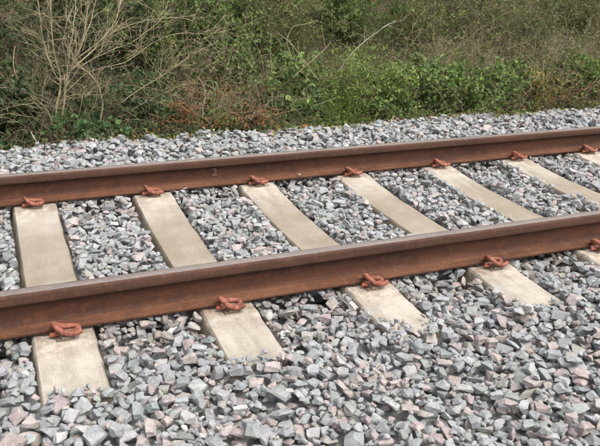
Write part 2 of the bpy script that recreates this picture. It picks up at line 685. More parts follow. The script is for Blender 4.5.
def stone_shape(g):
    """Angular broken stone as a set of planes n.p <= d and its corner points."""
    while True:
        k = g.integers(6, 11)
        n = g.normal(size=(k, 3))
        n /= np.linalg.norm(n, axis=1)[:, None]
        ax = np.array([1.0, g.uniform(0.58, 0.95), g.uniform(0.40, 0.74)])
        d = g.uniform(0.48, 0.95, k)
        box = np.vstack([np.eye(3), -np.eye(3)])
        N = np.vstack([n, box]); D = np.r_[d, np.ones(6) * g.uniform(0.9, 1.0, 6)]
        N = N / ax                           # squash
        L = np.linalg.norm(N, axis=1)
        N /= L[:, None]; D = D / L
        pts = []
        K = len(N)
        for i in range(K):
            for j in range(i + 1, K):
                for l in range(j + 1, K):
                    A = N[[i, j, l]]
                    if abs(np.linalg.det(A)) < 0.05:
                        continue
                    p = np.linalg.solve(A, D[[i, j, l]])
                    if (N @ p <= D + 1e-6).all():
                        pts.append(p)
        pts = np.array(pts)
        if len(pts) >= 8 and np.abs(pts).max() < 1.7:
            return N, D, pts


def rand_rot(g):
    # rotations that mostly leave the stone lying on a broad side
    q = Vector((g.normal(), g.normal(), g.normal())).normalized()
    tilt = Matrix.Rotation(abs(g.normal(0, 0.75)), 3, Vector((q.x, q.y, 0)).normalized())
    yaw = Matrix.Rotation(g.uniform(0, 2 * math.pi), 3, 'Z')
    return np.array(tilt @ yaw)


def hull_bm(pts):
    bm = bmesh.new()
    for p in pts:
        bm.verts.new(p)
    bmesh.ops.remove_doubles(bm, verts=bm.verts, dist=0.0022)
    r = bmesh.ops.convex_hull(bm, input=list(bm.verts))
    bad = [v for v in bm.verts if not v.link_faces]
    if bad:
        bmesh.ops.delete(bm, geom=bad, context='VERTS')
    bmesh.ops.dissolve_limit(bm, angle_limit=R(4), verts=bm.verts, edges=bm.edges)
    return bm


class Combo:
    pass


def make_library(g, n_shape, n_rot, med, sig, rough=False):
    lib = []
    for s in range(n_shape):
        N, D, P = stone_shape(g)
        for r in range(n_rot):
            Rm = rand_rot(g)
            sc = float(np.clip(med * math.exp(g.normal(0, sig)), med * 0.5, med * 1.75))
            N2 = N @ Rm.T
            D2 = D * sc
            P2 = (P @ Rm.T) * sc
            c = Combo()
            c.size = sc
            rx = int(math.ceil(np.abs(P2[:, :2]).max() / CELL)) + 1
            gx = np.arange(-rx, rx + 1) * CELL
            X, Y = np.meshgrid(gx, gx, indexing='ij')
            bot = np.full(X.shape, -1e9); top = np.full(X.shape, 1e9)
            for nn, dd in zip(N2, D2):
                if abs(nn[2]) < 1e-4:
                    out = nn[0] * X + nn[1] * Y > dd
                    bot[out] = 1e9
                    continue
                z = (dd - nn[0] * X - nn[1] * Y) / nn[2]
                if nn[2] > 0: top = np.minimum(top, z)
                else: bot = np.maximum(bot, z)
            c.mask = bot <= top
            c.bot = np.where(c.mask, bot, 1e9)
            c.top = np.where(c.mask, top, -1e9)
            c.r = rx
            c.cz = float(top[c.mask].max())
            bm = hull_bm(P2)
            me = bpy.data.meshes.new('stone_low')
            bm.to_mesh(me)
            c.lowv = np.array([v.co[:] for v in me.vertices])
            c.lowf = [tuple(p.vertices) for p in me.polygons]
            bpy.data.meshes.remove(me)
            # chipped edges for the stones one sees closest
            bmesh.ops.bevel(bm, geom=list(bm.edges), offset=0.0014 if rough else 0.0008, segments=1, affect='EDGES')
            for v in bm.verts:
                q = v.co * 60
                v.co += Vector((mnoise.noise(q), mnoise.noise(q + Vector((9, 0, 0))), mnoise.noise(q + Vector((0, 9, 0))))) * 0.0016
            if rough:                       # fractured, pitted faces
                bmesh.ops.triangulate(bm, faces=bm.faces)
                lg = [e for e in bm.edges if e.calc_length() > 0.008]
                bmesh.ops.subdivide_edges(bm, edges=lg, cuts=1, use_grid_fill=True)
                bmesh.ops.triangulate(bm, faces=bm.faces)
                bm.normal_update()
                for v in bm.verts:
                    q = v.co * 75 + Vector((s * 3.1, r * 1.7, 0))
                    v.co += v.normal * (0.0022 * mnoise.noise(q) + 0.0014 * mnoise.noise(q * 2.6))
            bmesh.ops.recalc_face_normals(bm, faces=bm.faces)
            me = bpy.data.meshes.new('stone')
            bm.to_mesh(me)
            me.materials.append(M_STONE_O)
            c.hi = me
            c.hiv = np.array([v.co[:] for v in me.vertices])
            c.hif = [tuple(p.vertices) for p in me.polygons]
            bm.free()
            lib.append(c)
    return lib


def in_frame(p, pad=0.04):
    d = Vector(p) - CAM
    z = d.dot(fwd)
    if z <= 0.1: return False
    u = d.dot(right) / z * 739.48 / 600
    v = d.dot(up) / z * 739.48 / 446
    return abs(u) < 0.5 + pad and abs(v) < 0.5 + pad


PALETTE = [  # colour, weight
    ((0.268, 0.280, 0.276), 30), ((0.292, 0.300, 0.306), 28), ((0.240, 0.250, 0.250), 12), ((0.330, 0.334, 0.334), 18),
    ((0.338, 0.288, 0.276), 12), ((0.306, 0.266, 0.258), 8), ((0.375, 0.328, 0.312), 6), ((0.40, 0.395, 0.385), 4), ((0.310, 0.296, 0.270), 5)]


def stone_tint(g, lift, pink):
    wts = np.array([wt * (pink if k in (4, 5, 6) else 1.0) for k, (_, wt) in enumerate(PALETTE)], float)
    c = np.array(PALETTE[g.choice(len(PALETTE), p=wts / wts.sum())][0])
    c = c * g.uniform(0.91, 1.10) * lift
    return np.clip(c + g.normal(0, 0.004, 3), 0.05, 0.75)


def build_bed(name, seed, x0, x1, y0, y1, target, forbid, ceiling, med, lift, pink, edge=None, max_n=5000, rough=False):
    g = np.random.default_rng(seed)
    lib = make_library(g, 30, 7, med, 0.26, rough)
    small = make_library(g, 14, 5, med * 0.55, 0.22, rough)
    nx = int((x1 - x0) / CELL); ny = int((y1 - y0) / CELL)
    xs = x0 + np.arange(nx) * CELL; ys = y0 + np.arange(ny) * CELL
    X, Y = np.meshgrid(xs, ys, indexing='ij')
    T = target(X, Y)
    H = T - 0.070
    if edge is not None:
        H = np.maximum(H, edge(X, Y))
    FB = forbid(X, Y)
    CE = ceiling(X, Y)
    Hs = np.where(FB, 9.0, H)
    owner = np.full((nx, ny), -1, np.int32)
    placed = []
    miss = 0
    PADC = 22
    fill = np.argwhere(~FB)
    while len(placed) < max_n and miss < 420:
        idx = fill[g.integers(0, len(fill), 60)]
        lowness = Hs[idx[:, 0], idx[:, 1]] - T[idx[:, 0], idx[:, 1]]
        k = int(np.argmin(lowness))
        if lowness[k] > -0.016:
            miss += 3
            continue
        ci, cj = idx[k]
        best = None
        for tr in range(22):
            if best is not None and best[0] < 0.9 and tr >= 9: break
            c = small[g.integers(0, len(small))] if tr >= 9 else lib[g.integers(0, len(lib))]
            i = ci + int(g.integers(-7, 8)); j = cj + int(g.integers(-7, 8))
            r = c.r
            if i - r < 0 or j - r < 0 or i + r + 1 > nx or j + r + 1 > ny:
                continue
            hw = Hs[i - r:i + r + 1, j - r:j + r + 1]
            z = float((hw - c.bot)[c.mask].max())
            if z > 3: continue
            tz = (z + c.top)
            if (tz > CE[i - r:i + r + 1, j - r:j + r + 1])[c.mask].any():
                continue
            sc = z + c.cz - T[i, j] - 0.25 * c.size + g.normal(0, 0.004)
            if z + c.cz - T[i, j] > 0.060: sc += 1
            if best is None or sc < best[0]:
                best = (sc, c, i, j, z)
        if best is None or best[0] > 0.9:
            miss += 1
            continue
        miss = max(0, miss - 1)
        _, c, i, j, z = best
        r = c.r
        sl = (slice(i - r, i + r + 1), slice(j - r, j + r + 1))
        tz = z + c.top
        up_ = c.mask & (tz > Hs[sl])
        Hs[sl] = np.where(up_, tz, Hs[sl])
        owner[sl] = np.where(up_, len(placed), owner[sl])
        placed.append((c, xs[i] + g.uniform(-0.002, 0.002), ys[j] + g.uniform(-0.002, 0.002), z - 0.002))
    # small stones and chips trickle into the holes that are left
    for _ in range(5000):
        idx = fill[g.integers(0, len(fill), 40)]
        ok = owner[idx[:, 0], idx[:, 1]] < 0
        if not ok.any():
            continue
        ci, cj = idx[int(np.argmax(ok))]
        best = None
        for tr in range(10):
            c = small[g.integers(0, len(small))]
            i = ci + int(g.integers(-3, 4)); j = cj + int(g.integers(-3, 4)); r = c.r
            if i - r < 0 or j - r < 0 or i + r + 1 > nx or j + r + 1 > ny:
                continue
            sl = (slice(i - r, i + r + 1), slice(j - r, j + r + 1))
            z = float((Hs[sl] - c.bot)[c.mask].max())
            if z > 3 or ((z + c.top) > CE[sl])[c.mask].any():
                continue
            sc = z + c.cz - T[i, j]
            if best is None or sc < best[0]:
                best = (sc, c, i, j, z)
        if best is None or best[0] > 0.03:
            continue
        _, c, i, j, z = best
        r = c.r
        sl = (slice(i - r, i + r + 1), slice(j - r, j + r + 1))
        tz = z + c.top
        up_ = c.mask & (tz > Hs[sl])
        Hs[sl] = np.where(up_, tz, Hs[sl])
        owner[sl] = np.where(up_, len(placed), owner[sl])
        placed.append((c, xs[i], ys[j], z - 0.002))
    cnt = np.bincount(owner[owner >= 0].ravel(), minlength=len(placed))
    keep = [k for k in range(len(placed)) if cnt[k] > 6]
    score = {}
    for k in keep:
        c, px, py, pz = placed[k]
        d = (Vector((px, py, pz)) - CAM).length
        score[k] = cnt[k] / d ** 2 if in_frame((px, py, pz), -0.005) else 0
    single = set(sorted(keep, key=lambda k: -score[k])[:300])
    # the bed itself: fines underneath, darkened to stand in for shade between stones
    st = 8
    bx = list(range(0, nx, st)) + [nx - 1]; by = list(range(0, ny, st)) + [ny - 1]
    V = [(float(xs[i]), float(ys[j]), float(T[i, j] - 0.062 + 0.012 * mnoise.noise(Vector((xs[i] * 20, ys[j] * 20, seed))))) for i in bx for j in by]
    F = [(a * len(by) + b, (a + 1) * len(by) + b, (a + 1) * len(by) + b + 1, a * len(by) + b + 1) for a in range(len(bx) - 1) for b in range(len(by) - 1)]
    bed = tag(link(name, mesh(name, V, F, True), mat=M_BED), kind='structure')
    VV, LL, SS, CC, nv, nl = [], [], [], [], 0, 0
    for k in keep:
        c, px, py, pz = placed[k]
        t = stone_tint(g, lift, pink)
        if min(abs(py), abs(py - GAUGE)) < 0.22:          # brake and rust dust beside the rails
            t = t * (1 - g.uniform(0, 0.35)) + np.array((0.21, 0.155, 0.115)) * g.uniform(0, 0.35)
        if k in single:
            o = link('stone', c.hi, bed)
            o.location = (px, py, pz)
            o.color = (*t, 1)
            continue
        close = (Vector((px, py, pz)) - CAM).length < 3.6
        v, f = (c.hiv, c.hif) if close else (c.lowv, c.lowf)
        VV.append(v + np.array((px, py, pz)))
        for q in f:
            SS.append(nl); nl += len(q)
            LL.extend([nv + a for a in q]); CC.append(t)
        nv += len(v)
    m = mesh_np('loose_stones', np.vstack(VV), LL, SS, None, False, np.array(CC))
    tag(link('loose_stones', m, bed, M_STONE_A), kind='stuff')
    print(name, 'placed', len(placed), 'kept', len(keep), 'miss', miss)
    return bed


def near_sleeper(X, half):
    k = np.round((X - X0) / PITCH)
    k = np.clip(k, SLEEPERS[0], SLEEPERS[-1])
    return np.abs(X - (X0 + k * PITCH)) < half, k


def lumps(X, Y, s, a, ph):
    return a * (np.sin(X * s + 1.3 * ph) * np.cos(Y * s * 1.17 + ph) + 0.6 * np.sin(X * s * 2.1 + Y * s * 1.7 + ph * 2))


END_Y = {-1: -0.44, 0: -0.452, 1: -0.485, 2: -0.415, 3: -0.470, 4: -0.45, 5: -0.45, 6: -0.45, 7: -0.45}


def near_target(X, Y):
    hit, k = near_sleeper(X, 0.33)
    t = np.clip((-0.10 - Y) / 0.36, 0, 1)
    z = -0.030 + 0.040 * t - 0.018 * np.exp(-((X - (X0 + 3 * PITCH - 0.22)) / 0.16) ** 2) * (Y > -0.5)
    z = z - 0.035 * np.clip((-1.0 - Y) / 0.8, 0, 1)
    return z + lumps(X, Y, 5.0, 0.007, 0.4)


def near_forbid(X, Y):
    hit, k = near_sleeper(X, 0.119)
    ends = np.vectorize(lambda q: END_Y.get(int(q), -0.45))(np.arange(-3, 12))
    ey = ends[(k + 3).astype(int)] + 0.02 * np.sin(X * 60)
    return hit & (Y > ey)


def near_edge(X, Y):
    hit, k = near_sleeper(X, 0.125)
    return np.where(hit & (Y > -0.51), -0.02, -9.0)


def rail_ceiling(yc):
    return lambda X, Y: np.where(np.abs(Y - yc) < 0.074, SEAT - 0.004, 9.0)


def crib_target(X, Y):
    z = -0.020 - 0.008 * np.exp(-((Y - 0.75) / 0.45) ** 2)
    z = z - 0.012 * np.exp(-((Y - 0.05) / 0.16) ** 2) - 0.010 * np.exp(-((Y - GAUGE) / 0.14) ** 2)
    k = np.round((X - X0) / PITCH)
    e = np.abs(X - (X0 + k * PITCH))          # stones sink a little beside the sleepers
    z = z - 0.010 * np.exp(-((e - 0.12) / 0.05) ** 2)
    return z + lumps(X, Y, 6.0, 0.005, 1.1)


def crib_forbid(X, Y):
    hit, k = near_sleeper(X, 0.128)
    return hit


def crib_ceiling(X, Y):
    return np.where((Y < 0.076) | (Y > GAUGE - 0.076), SEAT - 0.004, 9.0)


def far_target(X, Y):
    t = np.clip((Y - 1.62) / 0.35, 0, 1)
    z = -0.035 + 0.075 * t
    z = z - 0.20 * np.clip((Y - (2.56 + 0.04 * np.sin(X * 2.3) + 0.03 * np.sin(X * 7.1))) / 0.42, 0, 1) ** 1.2
    return z + lumps(X, Y, 4.0, 0.010, 2.2)


def far_edge(X, Y):
    hit, k = near_sleeper(X, 0.13)
    return np.where(hit & (Y < 2.02), -0.02, -9.0)


def far_forbid(X, Y):
    hit, k = near_sleeper(X, 0.122)
    return hit & (Y < 1.66)


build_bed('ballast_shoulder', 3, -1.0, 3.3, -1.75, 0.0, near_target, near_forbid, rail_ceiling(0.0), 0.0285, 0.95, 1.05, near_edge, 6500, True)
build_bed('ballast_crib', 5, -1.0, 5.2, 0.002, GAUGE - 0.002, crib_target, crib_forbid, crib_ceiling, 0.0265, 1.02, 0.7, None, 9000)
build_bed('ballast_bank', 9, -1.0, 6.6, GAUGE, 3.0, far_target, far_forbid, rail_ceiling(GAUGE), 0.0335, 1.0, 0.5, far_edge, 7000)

# a pale chip lying on the foot of the far rail
gch = np.random.default_rng(77)
_, _, cp = stone_shape(gch)
bm = hull_bm(cp * 0.011)
pm = bpy.data.meshes.new('stone_chip')
bm.to_mesh(pm)
bm.free()
pm.materials.append(M_STONE_O)
chip = link('stone_chip', pm)
chip.color = (0.45, 0.38, 0.35, 1)
chip.location = (1.500, GAUGE - 0.056, SEAT + 0.0145 + 0.005)
tag(chip, 'small pale stone chip lying on the foot of the far rail', 'stone')


# ------------------------------------------------------------------ vegetation
class Wood:
    """Collects tubes into one mesh."""
    def __init__(self):
        self.V, self.F = [], []

    def tube(self, pts, r0, r1, sides=4):
        pts = [Vector(p) for p in pts]
        n = len(pts)
        if n < 2: return
        b = len(self.V)
        nrm = (pts[1] - pts[0]).orthogonal().normalized()
        for i, p in enumerate(pts):
            t = (pts[min(i + 1, n - 1)] - pts[max(i - 1, 0)])
            if t.length < 1e-9: t = Vector((0, 0, 1))
            t.normalize()
            nrm = nrm - t * nrm.dot(t)
            nrm = nrm.normalized() if nrm.length > 1e-6 else t.orthogonal().normalized()
            bn = t.cross(nrm)
            r = r0 + (r1 - r0) * i / (n - 1)
            for k in range(sides):
                a = 2 * math.pi * k / sides
                self.V.append(p + (nrm * math.cos(a) + bn * math.sin(a)) * r)
        for i in range(n - 1):
            for k in range(sides):
                a = b + i * sides + k; c = b + i * sides + (k + 1) % sides
                self.F.append((a, c, c + sides, a + sides))

    def build(self, name, mat, parent=None):
        return link(name, mesh(name, self.V, self.F, True), parent, mat)


class Leaves:
    """Collects folded ovate leaves into one mesh."""
    def __init__(self):
        self.p, self.d, self.n, self.s, self.w, self.c = [], [], [], [], [], []

    def add(self, p, d, n, size, width, col):
        self.p.append(tuple(p)); self.d.append(tuple(d)); self.n.append(tuple(n))
        self.s.append(size); self.w.append(width); self.c.append(col)

    def build(self, name, mat, parent=None):
        p = np.array(self.p); d = np.array(self.d); n = np.array(self.n)
        s = np.array(self.s)[:, None]; wd = np.array(self.w)[:, None]
        d /= np.linalg.norm(d, axis=1)[:, None] + 1e-9
        n = n - d * (n * d).sum(1)[:, None]
        n /= np.linalg.norm(n, axis=1)[:, None] + 1e-9
        b = np.cross(d, n)
        hw = s * wd * 0.5
        k = len(p)
        v = np.empty((k, 6, 3))
        v[:, 0] = p
        v[:, 1] = p + d * s * 0.30 + b * hw * 0.95 + n * hw * 0.35
        v[:, 2] = p + d * s * 0.66 + b * hw * 0.78 + n * hw * 0.22
        v[:, 3] = p + d * s - n * s * 0.12
        v[:, 4] = p + d * s * 0.66 - b * hw * 0.78 + n * hw * 0.22
        v[:, 5] = p + d * s * 0.30 - b * hw * 0.95 + n * hw * 0.35
        o = (np.arange(k) * 6)[:, None]
        loops = np.hstack([o + 0, o + 1, o + 2, o + 3, o + 0, o + 3, o + 4, o + 5]).ravel()
        starts = np.arange(k * 2) * 4
        tint = np.repeat(np.array(self.c), 2, axis=0)
        m = mesh_np(name, v.reshape(-1, 3), loops, starts, None, False, tint)
        return link(name, m, parent, mat)


def rv(s=1.0):
    return Vector((random.gauss(0, 1), random.gauss(0, 1), random.gauss(0, 1))) * s


def pick(cols, var=0.25):
    c = random.choice(cols)
    k = random.uniform(1 - var, 1 + var)
    return (c[0] * k * random.uniform(0.9, 1.1), c[1] * k, c[2] * k * random.uniform(0.85, 1.15))


def wander(p, d, length, step, wob, droop=0.0):
    pts = [Vector(p)]
    d = Vector(d).normalized()
    n = max(2, int(length / step))
    for i in range(n):
        d = (d + rv(wob) + Vector((0, 0, -droop * (0.3 + i / n)))).normalized()
        pts.append(pts[-1] + d * step)
    return pts


DARK = [(0.041, 0.065, 0.021), (0.057, 0.084, 0.027), (0.035, 0.050, 0.019), (0.070, 0.096, 0.033)]
GREEN = [(0.117, 0.183, 0.048), (0.146, 0.217, 0.056), (0.092, 0.145, 0.041), (0.177, 0.243, 0.068)]
IVY = [(0.052, 0.105, 0.034), (0.072, 0.139, 0.044), (0.043, 0.081, 0.026), (0.102, 0.175, 0.060)]
BRIGHT = [(0.201, 0.290, 0.059), (0.161, 0.251, 0.053), (0.240, 0.323, 0.078), (0.128, 0.204, 0.047)]
OLIVE = [(0.167, 0.206, 0.061), (0.209, 0.229, 0.081), (0.129, 0.168, 0.051), (0.233, 0.229, 0.099), (0.143, 0.210, 0.057)]
SCRUB = [(0.180, 0.202, 0.076), (0.238, 0.232, 0.108), (0.205, 0.170, 0.091), (0.140, 0.184, 0.061), (0.271, 0.254, 0.127)]
RUST = [(0.210, 0.102, 0.043), (0.168, 0.079, 0.034), (0.258, 0.134, 0.060), (0.132, 0.084, 0.038)]
YELLOW = [(0.240, 0.198, 0.048), (0.192, 0.180, 0.050), (0.276, 0.210, 0.066), (0.132, 0.150, 0.042)]
DEAD = [(0.168, 0.126, 0.074), (0.222, 0.174, 0.108), (0.132, 0.096, 0.058), (0.276, 0.222, 0.144)]


def bush(name, label, cat, group, x, y, h, rad, cols, stems=9, twigs=11, leaf=0.040, width=0.62, per=9, arch=0.10,
         wood=None, up_bias=0.8, mat=None, upright=1.0, wood_r=0.006):
    z = ground_z(x, y)
    e = empty(name, (x, y, z))
    tag(e, label, cat, group)
    W, T, L = Wood(), Wood(), Leaves()
    for s in range(stems):
        a = random.uniform(0, 2 * math.pi)
        lean = random.uniform(0.05, 1.0) * rad / max(h, 0.1)
        b = Vector((math.cos(a) * rad * random.uniform(0, 0.55), math.sin(a) * rad * random.uniform(0, 0.55), -0.03))
        d = Vector((math.cos(a) * lean, math.sin(a) * lean, upright))
        ln = h * random.uniform(0.75, 1.2)
        pts = wander(b, d, ln, 0.05, 0.10, arch * 0.5)
        W.tube(pts, wood_r * random.uniform(0.7, 1.2), wood_r * 0.35, 5)
        for t in range(twigs):
            u = random.uniform(0.12, 1.0)
            q = pts[min(len(pts) - 1, int(u * (len(pts) - 1)))]
            dd = Vector((random.gauss(0, 1), random.gauss(0, 1), random.uniform(-0.3, 0.9) * upright))
            tl = random.uniform(0.10, 0.26) * (0.6 + 0.8 * rad)
            tp = wander(q, dd, tl, 0.03, 0.22, arch)
            T.tube(tp, wood_r * 0.32, wood_r * 0.16, 3)
            for k in range(per):
                v = random.uniform(0.1, 1.0)
                c = tp[min(len(tp) - 1, int(v * len(tp)))] + rv(0.014)
                ld = rv(1.0) + Vector((0, 0, -0.25))
                nn = rv(0.55) + Vector((0, -0.25, up_bias))
                L.add(c, ld, nn, leaf * random.uniform(0.6, 1.3), width * random.uniform(0.8, 1.2), pick(cols))
    for o in (W.build('stems', wood or M_CANE, e), T.build('twigs', wood or M_BROWN, e), L.build('foliage', mat or M_LEAF, e)):
        tag(o, kind='stuff')
    return e


def at(px, y):
    """x on the track plan for a place px (photo pixels) along the foot of the bank."""
    d = fwd + right * ((px - 300) / 739.48) + up * ((223 - 125) / 739.48)
    return CAM.x + d.x * (y - CAM.y) / d.y


# --- undergrowth on the whole bank: leaves and straw nobody could count
def undergrowth():
    L, D, W = Leaves(), Leaves(), Wood()
    for i in range(60000):
        y = 2.72 + 2.6 * random.random() ** 1.3
        x = random.uniform(at(0, y) - 0.9, at(600, y) + 1.2)
        z = ground_z(x, y) + random.random() ** 1.6 * (0.08 + 0.30 * min(1, (y - 2.7) / 0.7))
        f = (x - at(0, y)) / (at(600, y) - at(0, y))
        r = random.random()
        if f < 0.36: cols = DARK if r < 0.45 else (IVY if r < 0.75 else (GREEN if r < 0.85 else DEAD))
        elif f < 0.68: cols = GREEN if r < 0.4 else (BRIGHT if r < 0.6 else (OLIVE if r < 0.92 else DEAD))
        else: cols = OLIVE if r < 0.45 else (SCRUB if r < 0.72 else (GREEN if r < 0.95 else DEAD))
        (D if cols is DEAD else L).add((x, y, z), rv(1) + Vector((0, -0.3, -0.1)), rv(0.6) + Vector((0, -0.3, 0.9)),
                                       random.uniform(0.016, 0.044) * (1.0 if f < 0.4 else 0.8), random.uniform(0.35, 0.7), pick(cols))
    for i in range(3200):
        y = 2.74 + 2.2 * random.random() ** 1.4
        x = random.uniform(at(0, y) - 0.6, at(600, y) + 0.8)
        z = ground_z(x, y) - 0.02
        W.tube(wander((x, y, z), Vector((random.gauss(0, 0.6), random.gauss(-0.15, 0.5), 1)), random.uniform(0.08, 0.50), 0.04, 0.16, 0.10), 0.0022, 0.001, 3)
    tag(L.build('undergrowth', M_LEAF), kind='stuff', label='low leafy ground cover over the bank', cat='ground cover')
    tag(D.build('leaf_litter', M_DRY), kind='stuff', label='dead brown leaves scattered over the bank', cat='leaf litter')
    tag(W.build('dry_stalks', M_BROWN), kind='stuff', label='thin dry stalks standing all over the bank', cat='dry stalks')


undergrowth()

# --- back row of scrub on the rising bank
BACK = [
    (-10, 3.9, 1.15, 0.55, DARK, 'dark evergreen shrub filling the top left corner behind the bare shrub'),
    (95, 4.0, 1.10, 0.55, DARK, 'shadowy dark green shrub behind the pale bare branches'),
    (165, 3.9, 0.95, 0.50, GREEN, 'dull green shrub behind the tips of the bare branches'),
    (222, 4.1, 1.0, 0.45, GREEN, 'mid green shrub at the back, right of the bare branches'),
    (280, 4.0, 0.95, 0.50, OLIVE, 'olive shrub behind the crossed pale stalks'),
    (345, 4.2, 0.95, 0.55, GREEN, 'green shrub at the back above the bright weed clump'),
    (405, 4.1, 1.0, 0.50, OLIVE, 'olive brown shrub behind the bleached leaning branch'),
    (455, 4.3, 1.05, 0.50, SCRUB, 'pale brownish scrub bush behind the low brambles'),
    (510, 4.0, 1.0, 0.50, SCRUB, 'twiggy tan scrub bush behind the yellow leaved bush'),
    (560, 4.2, 1.0, 0.50, OLIVE, 'olive scrub bush behind the reddish shrub'),
    (612, 4.0, 1.05, 0.55, SCRUB, 'brown scrub bush at the right edge, at the back'),
]
for px, y, h, rd, cols, lab in BACK:
    small = cols in (SCRUB, OLIVE)
    bush('scrub_bush', lab, 'bush', 'scrub bushes along the back of the bank', at(px, y), y, h, rd, cols + GREEN[:2] if cols is SCRUB else cols,
         stems=17, twigs=20, leaf=0.023 if small else 0.036, per=16 if small else 11, wood=M_BROWN, upright=1.3, arch=0.05)
BACK2 = [(-40, 5.0, DARK), (50, 5.2, DARK), (130, 5.1, DARK), (205, 5.3, GREEN), (265, 5.1, GREEN), (325, 5.4, OLIVE), (385, 5.2, OLIVE),
         (440, 5.5, SCRUB), (490, 5.2, OLIVE), (540, 5.4, SCRUB), (590, 5.2, OLIVE), (640, 5.3, SCRUB)]
L, W = Leaves(), Wood()
for px, y, cols in BACK2:
    x = at(px, y); z = ground_z(x, y)
    for i in range(4200):
        c = Vector((x + random.gauss(0, 0.34), y + random.gauss(0, 0.30), z + random.uniform(-0.05, 1.1)))
        L.add(c, rv(1), rv(0.6) + Vector((0, -0.4, 0.8)), random.uniform(0.018, 0.044), random.uniform(0.45, 0.75), pick(cols))
    for i in range(60):
        W.tube(wander((x + random.gauss(0, 0.3), y + random.gauss(0, 0.3), z), Vector((random.gauss(0, 0.25), random.gauss(0, 0.2), 1)), random.uniform(0.5, 1.3), 0.08, 0.09), 0.006, 0.002, 4)
th = tag(L.build('thicket', M_LEAF), kind='stuff', label='dense scrub beyond the bushes reading as one green brown mass', cat='thicket')
tag(W.build('thicket_stems', M_BROWN, th), kind='stuff')

# --- front row
def B(px, y, h, rd, cols, lab, name='bramble_bush', cat='bramble', **kw):
    bush(name, lab, cat, None, at(px, y), y, h, rd, cols, **kw)


B(8, 3.15, 0.62, 0.30, DARK, 'dark ivy clad bush at the left edge of the bank', 'ivy_bush', 'bush', stems=11, twigs=13, leaf=0.048, width=0.8)
B(20, 2.92, 0.14, 0.26, IVY, 'low patch of glossy ivy spreading at the left edge beside the stones', 'ivy_patch', 'ivy', stems=9, twigs=9, leaf=0.046, width=0.85, upright=0.35, per=8)
B(88, 2.98, 0.34, 0.25, IVY, 'leafy ivy clump at the foot of the bare shrub', 'ivy_clump', 'ivy', stems=9, twigs=11, leaf=0.046, width=0.8)
B(128, 3.08, 0.42, 0.27, DARK, 'dark green bramble between the bare shrub and the rust brown ferns', stems=10, twigs=12, leaf=0.044)
B(160, 3.05, 0.50, 0.26, IVY, 'blue green bramble left of the first rust brown fern', stems=10, twigs=12, leaf=0.044)
B(212, 3.00, 0.30, 0.24, GREEN, 'low green bramble between the two rust brown ferns', stems=9, twigs=11, leaf=0.040)
B(255, 3.20, 0.46, 0.28, GREEN, 'green bramble right of the larger rust brown fern', stems=10, twigs=11, leaf=0.036)
B(292, 3.02, 0.36, 0.28, IVY, 'dark leafed bramble below the crossed pale stalks', stems=10, twigs=12, leaf=0.040)
B(318, 3.15, 0.56, 0.30, BRIGHT, 'yellowish green weedy bush beside the crossed pale stalks', 'weed_bush', 'bush', stems=18, twigs=14, leaf=0.032, width=0.42)
B(350, 3.08, 0.70, 0.32, BRIGHT, 'bright green weed clump, tallest in the middle of the bank', 'weed_bush', 'bush', stems=24, twigs=16, leaf=0.034, width=0.34)
B(392, 3.05, 0.52, 0.36, BRIGHT, 'light green spreading bush right of the tallest bright weed clump', 'weed_bush', 'bush', stems=20, twigs=14, leaf=0.034, width=0.45)
B(428, 3.05, 0.46, 0.32, GREEN, 'green bramble in front of the pale brown scrub', stems=10, twigs=12, leaf=0.038)
B(466, 3.05, 0.48, 0.32, GREEN, 'green bramble left of the yellow leaved bush', stems=11, twigs=12, leaf=0.038)
B(500, 2.96, 0.26, 0.22, OLIVE, 'low olive bramble beside the stones before the yellow leaved bush', stems=8, twigs=10, leaf=0.036)
B(524, 3.05, 0.52, 0.26, YELLOW, 'yellow leaved autumn bush on the right part of the bank', 'autumn_bush', 'bush', stems=11, twigs=11, leaf=0.034)
B(556, 3.02, 0.44, 0.24, RUST + OLIVE, 'reddish brown shrub right of the yellow leaved bush', 'autumn_bush', 'bush', stems=11, twigs=10, leaf=0.032)
B(590, 3.05, 0.44, 0.26, OLIVE + GREEN, 'mixed green and brown bramble at the right edge of the bank', stems=11, twigs=11, leaf=0.036)
B(455, 3.45, 0.62, 0.30, SCRUB, 'thin twiggy grey brown bush behind the green brambles', 'twiggy_bush', 'bush', stems=14, twigs=13, leaf=0.024, per=6, wood=M_BROWN)
B(535, 3.50, 0.70, 0.32, SCRUB + OLIVE, 'tall straggly brown bush behind the yellow leaved bush', 'twiggy_bush', 'bush', stems=14, twigs=13, leaf=0.024, per=6, wood=M_BROWN)
B(598, 3.50, 0.70, 0.32, SCRUB, 'tall thin stemmed brown bush by the right edge, behind the mixed bramble', 'twiggy_bush', 'bush', stems=14, twigs=13, leaf=0.024, per=6, wood=M_BROWN)
B(190, 3.50, 0.66, 0.30, OLIVE + DEAD, 'half withered olive bush under the tips of the bare branches', 'withered_bush', 'bush', stems=13, twigs=13, leaf=0.026, per=6)
B(240, 3.55, 0.75, 0.30, GREEN, 'leafy green bush at mid height left of the crossed pale stalks', 'leafy_bush', 'bush', stems=12, twigs=12, leaf=0.036)


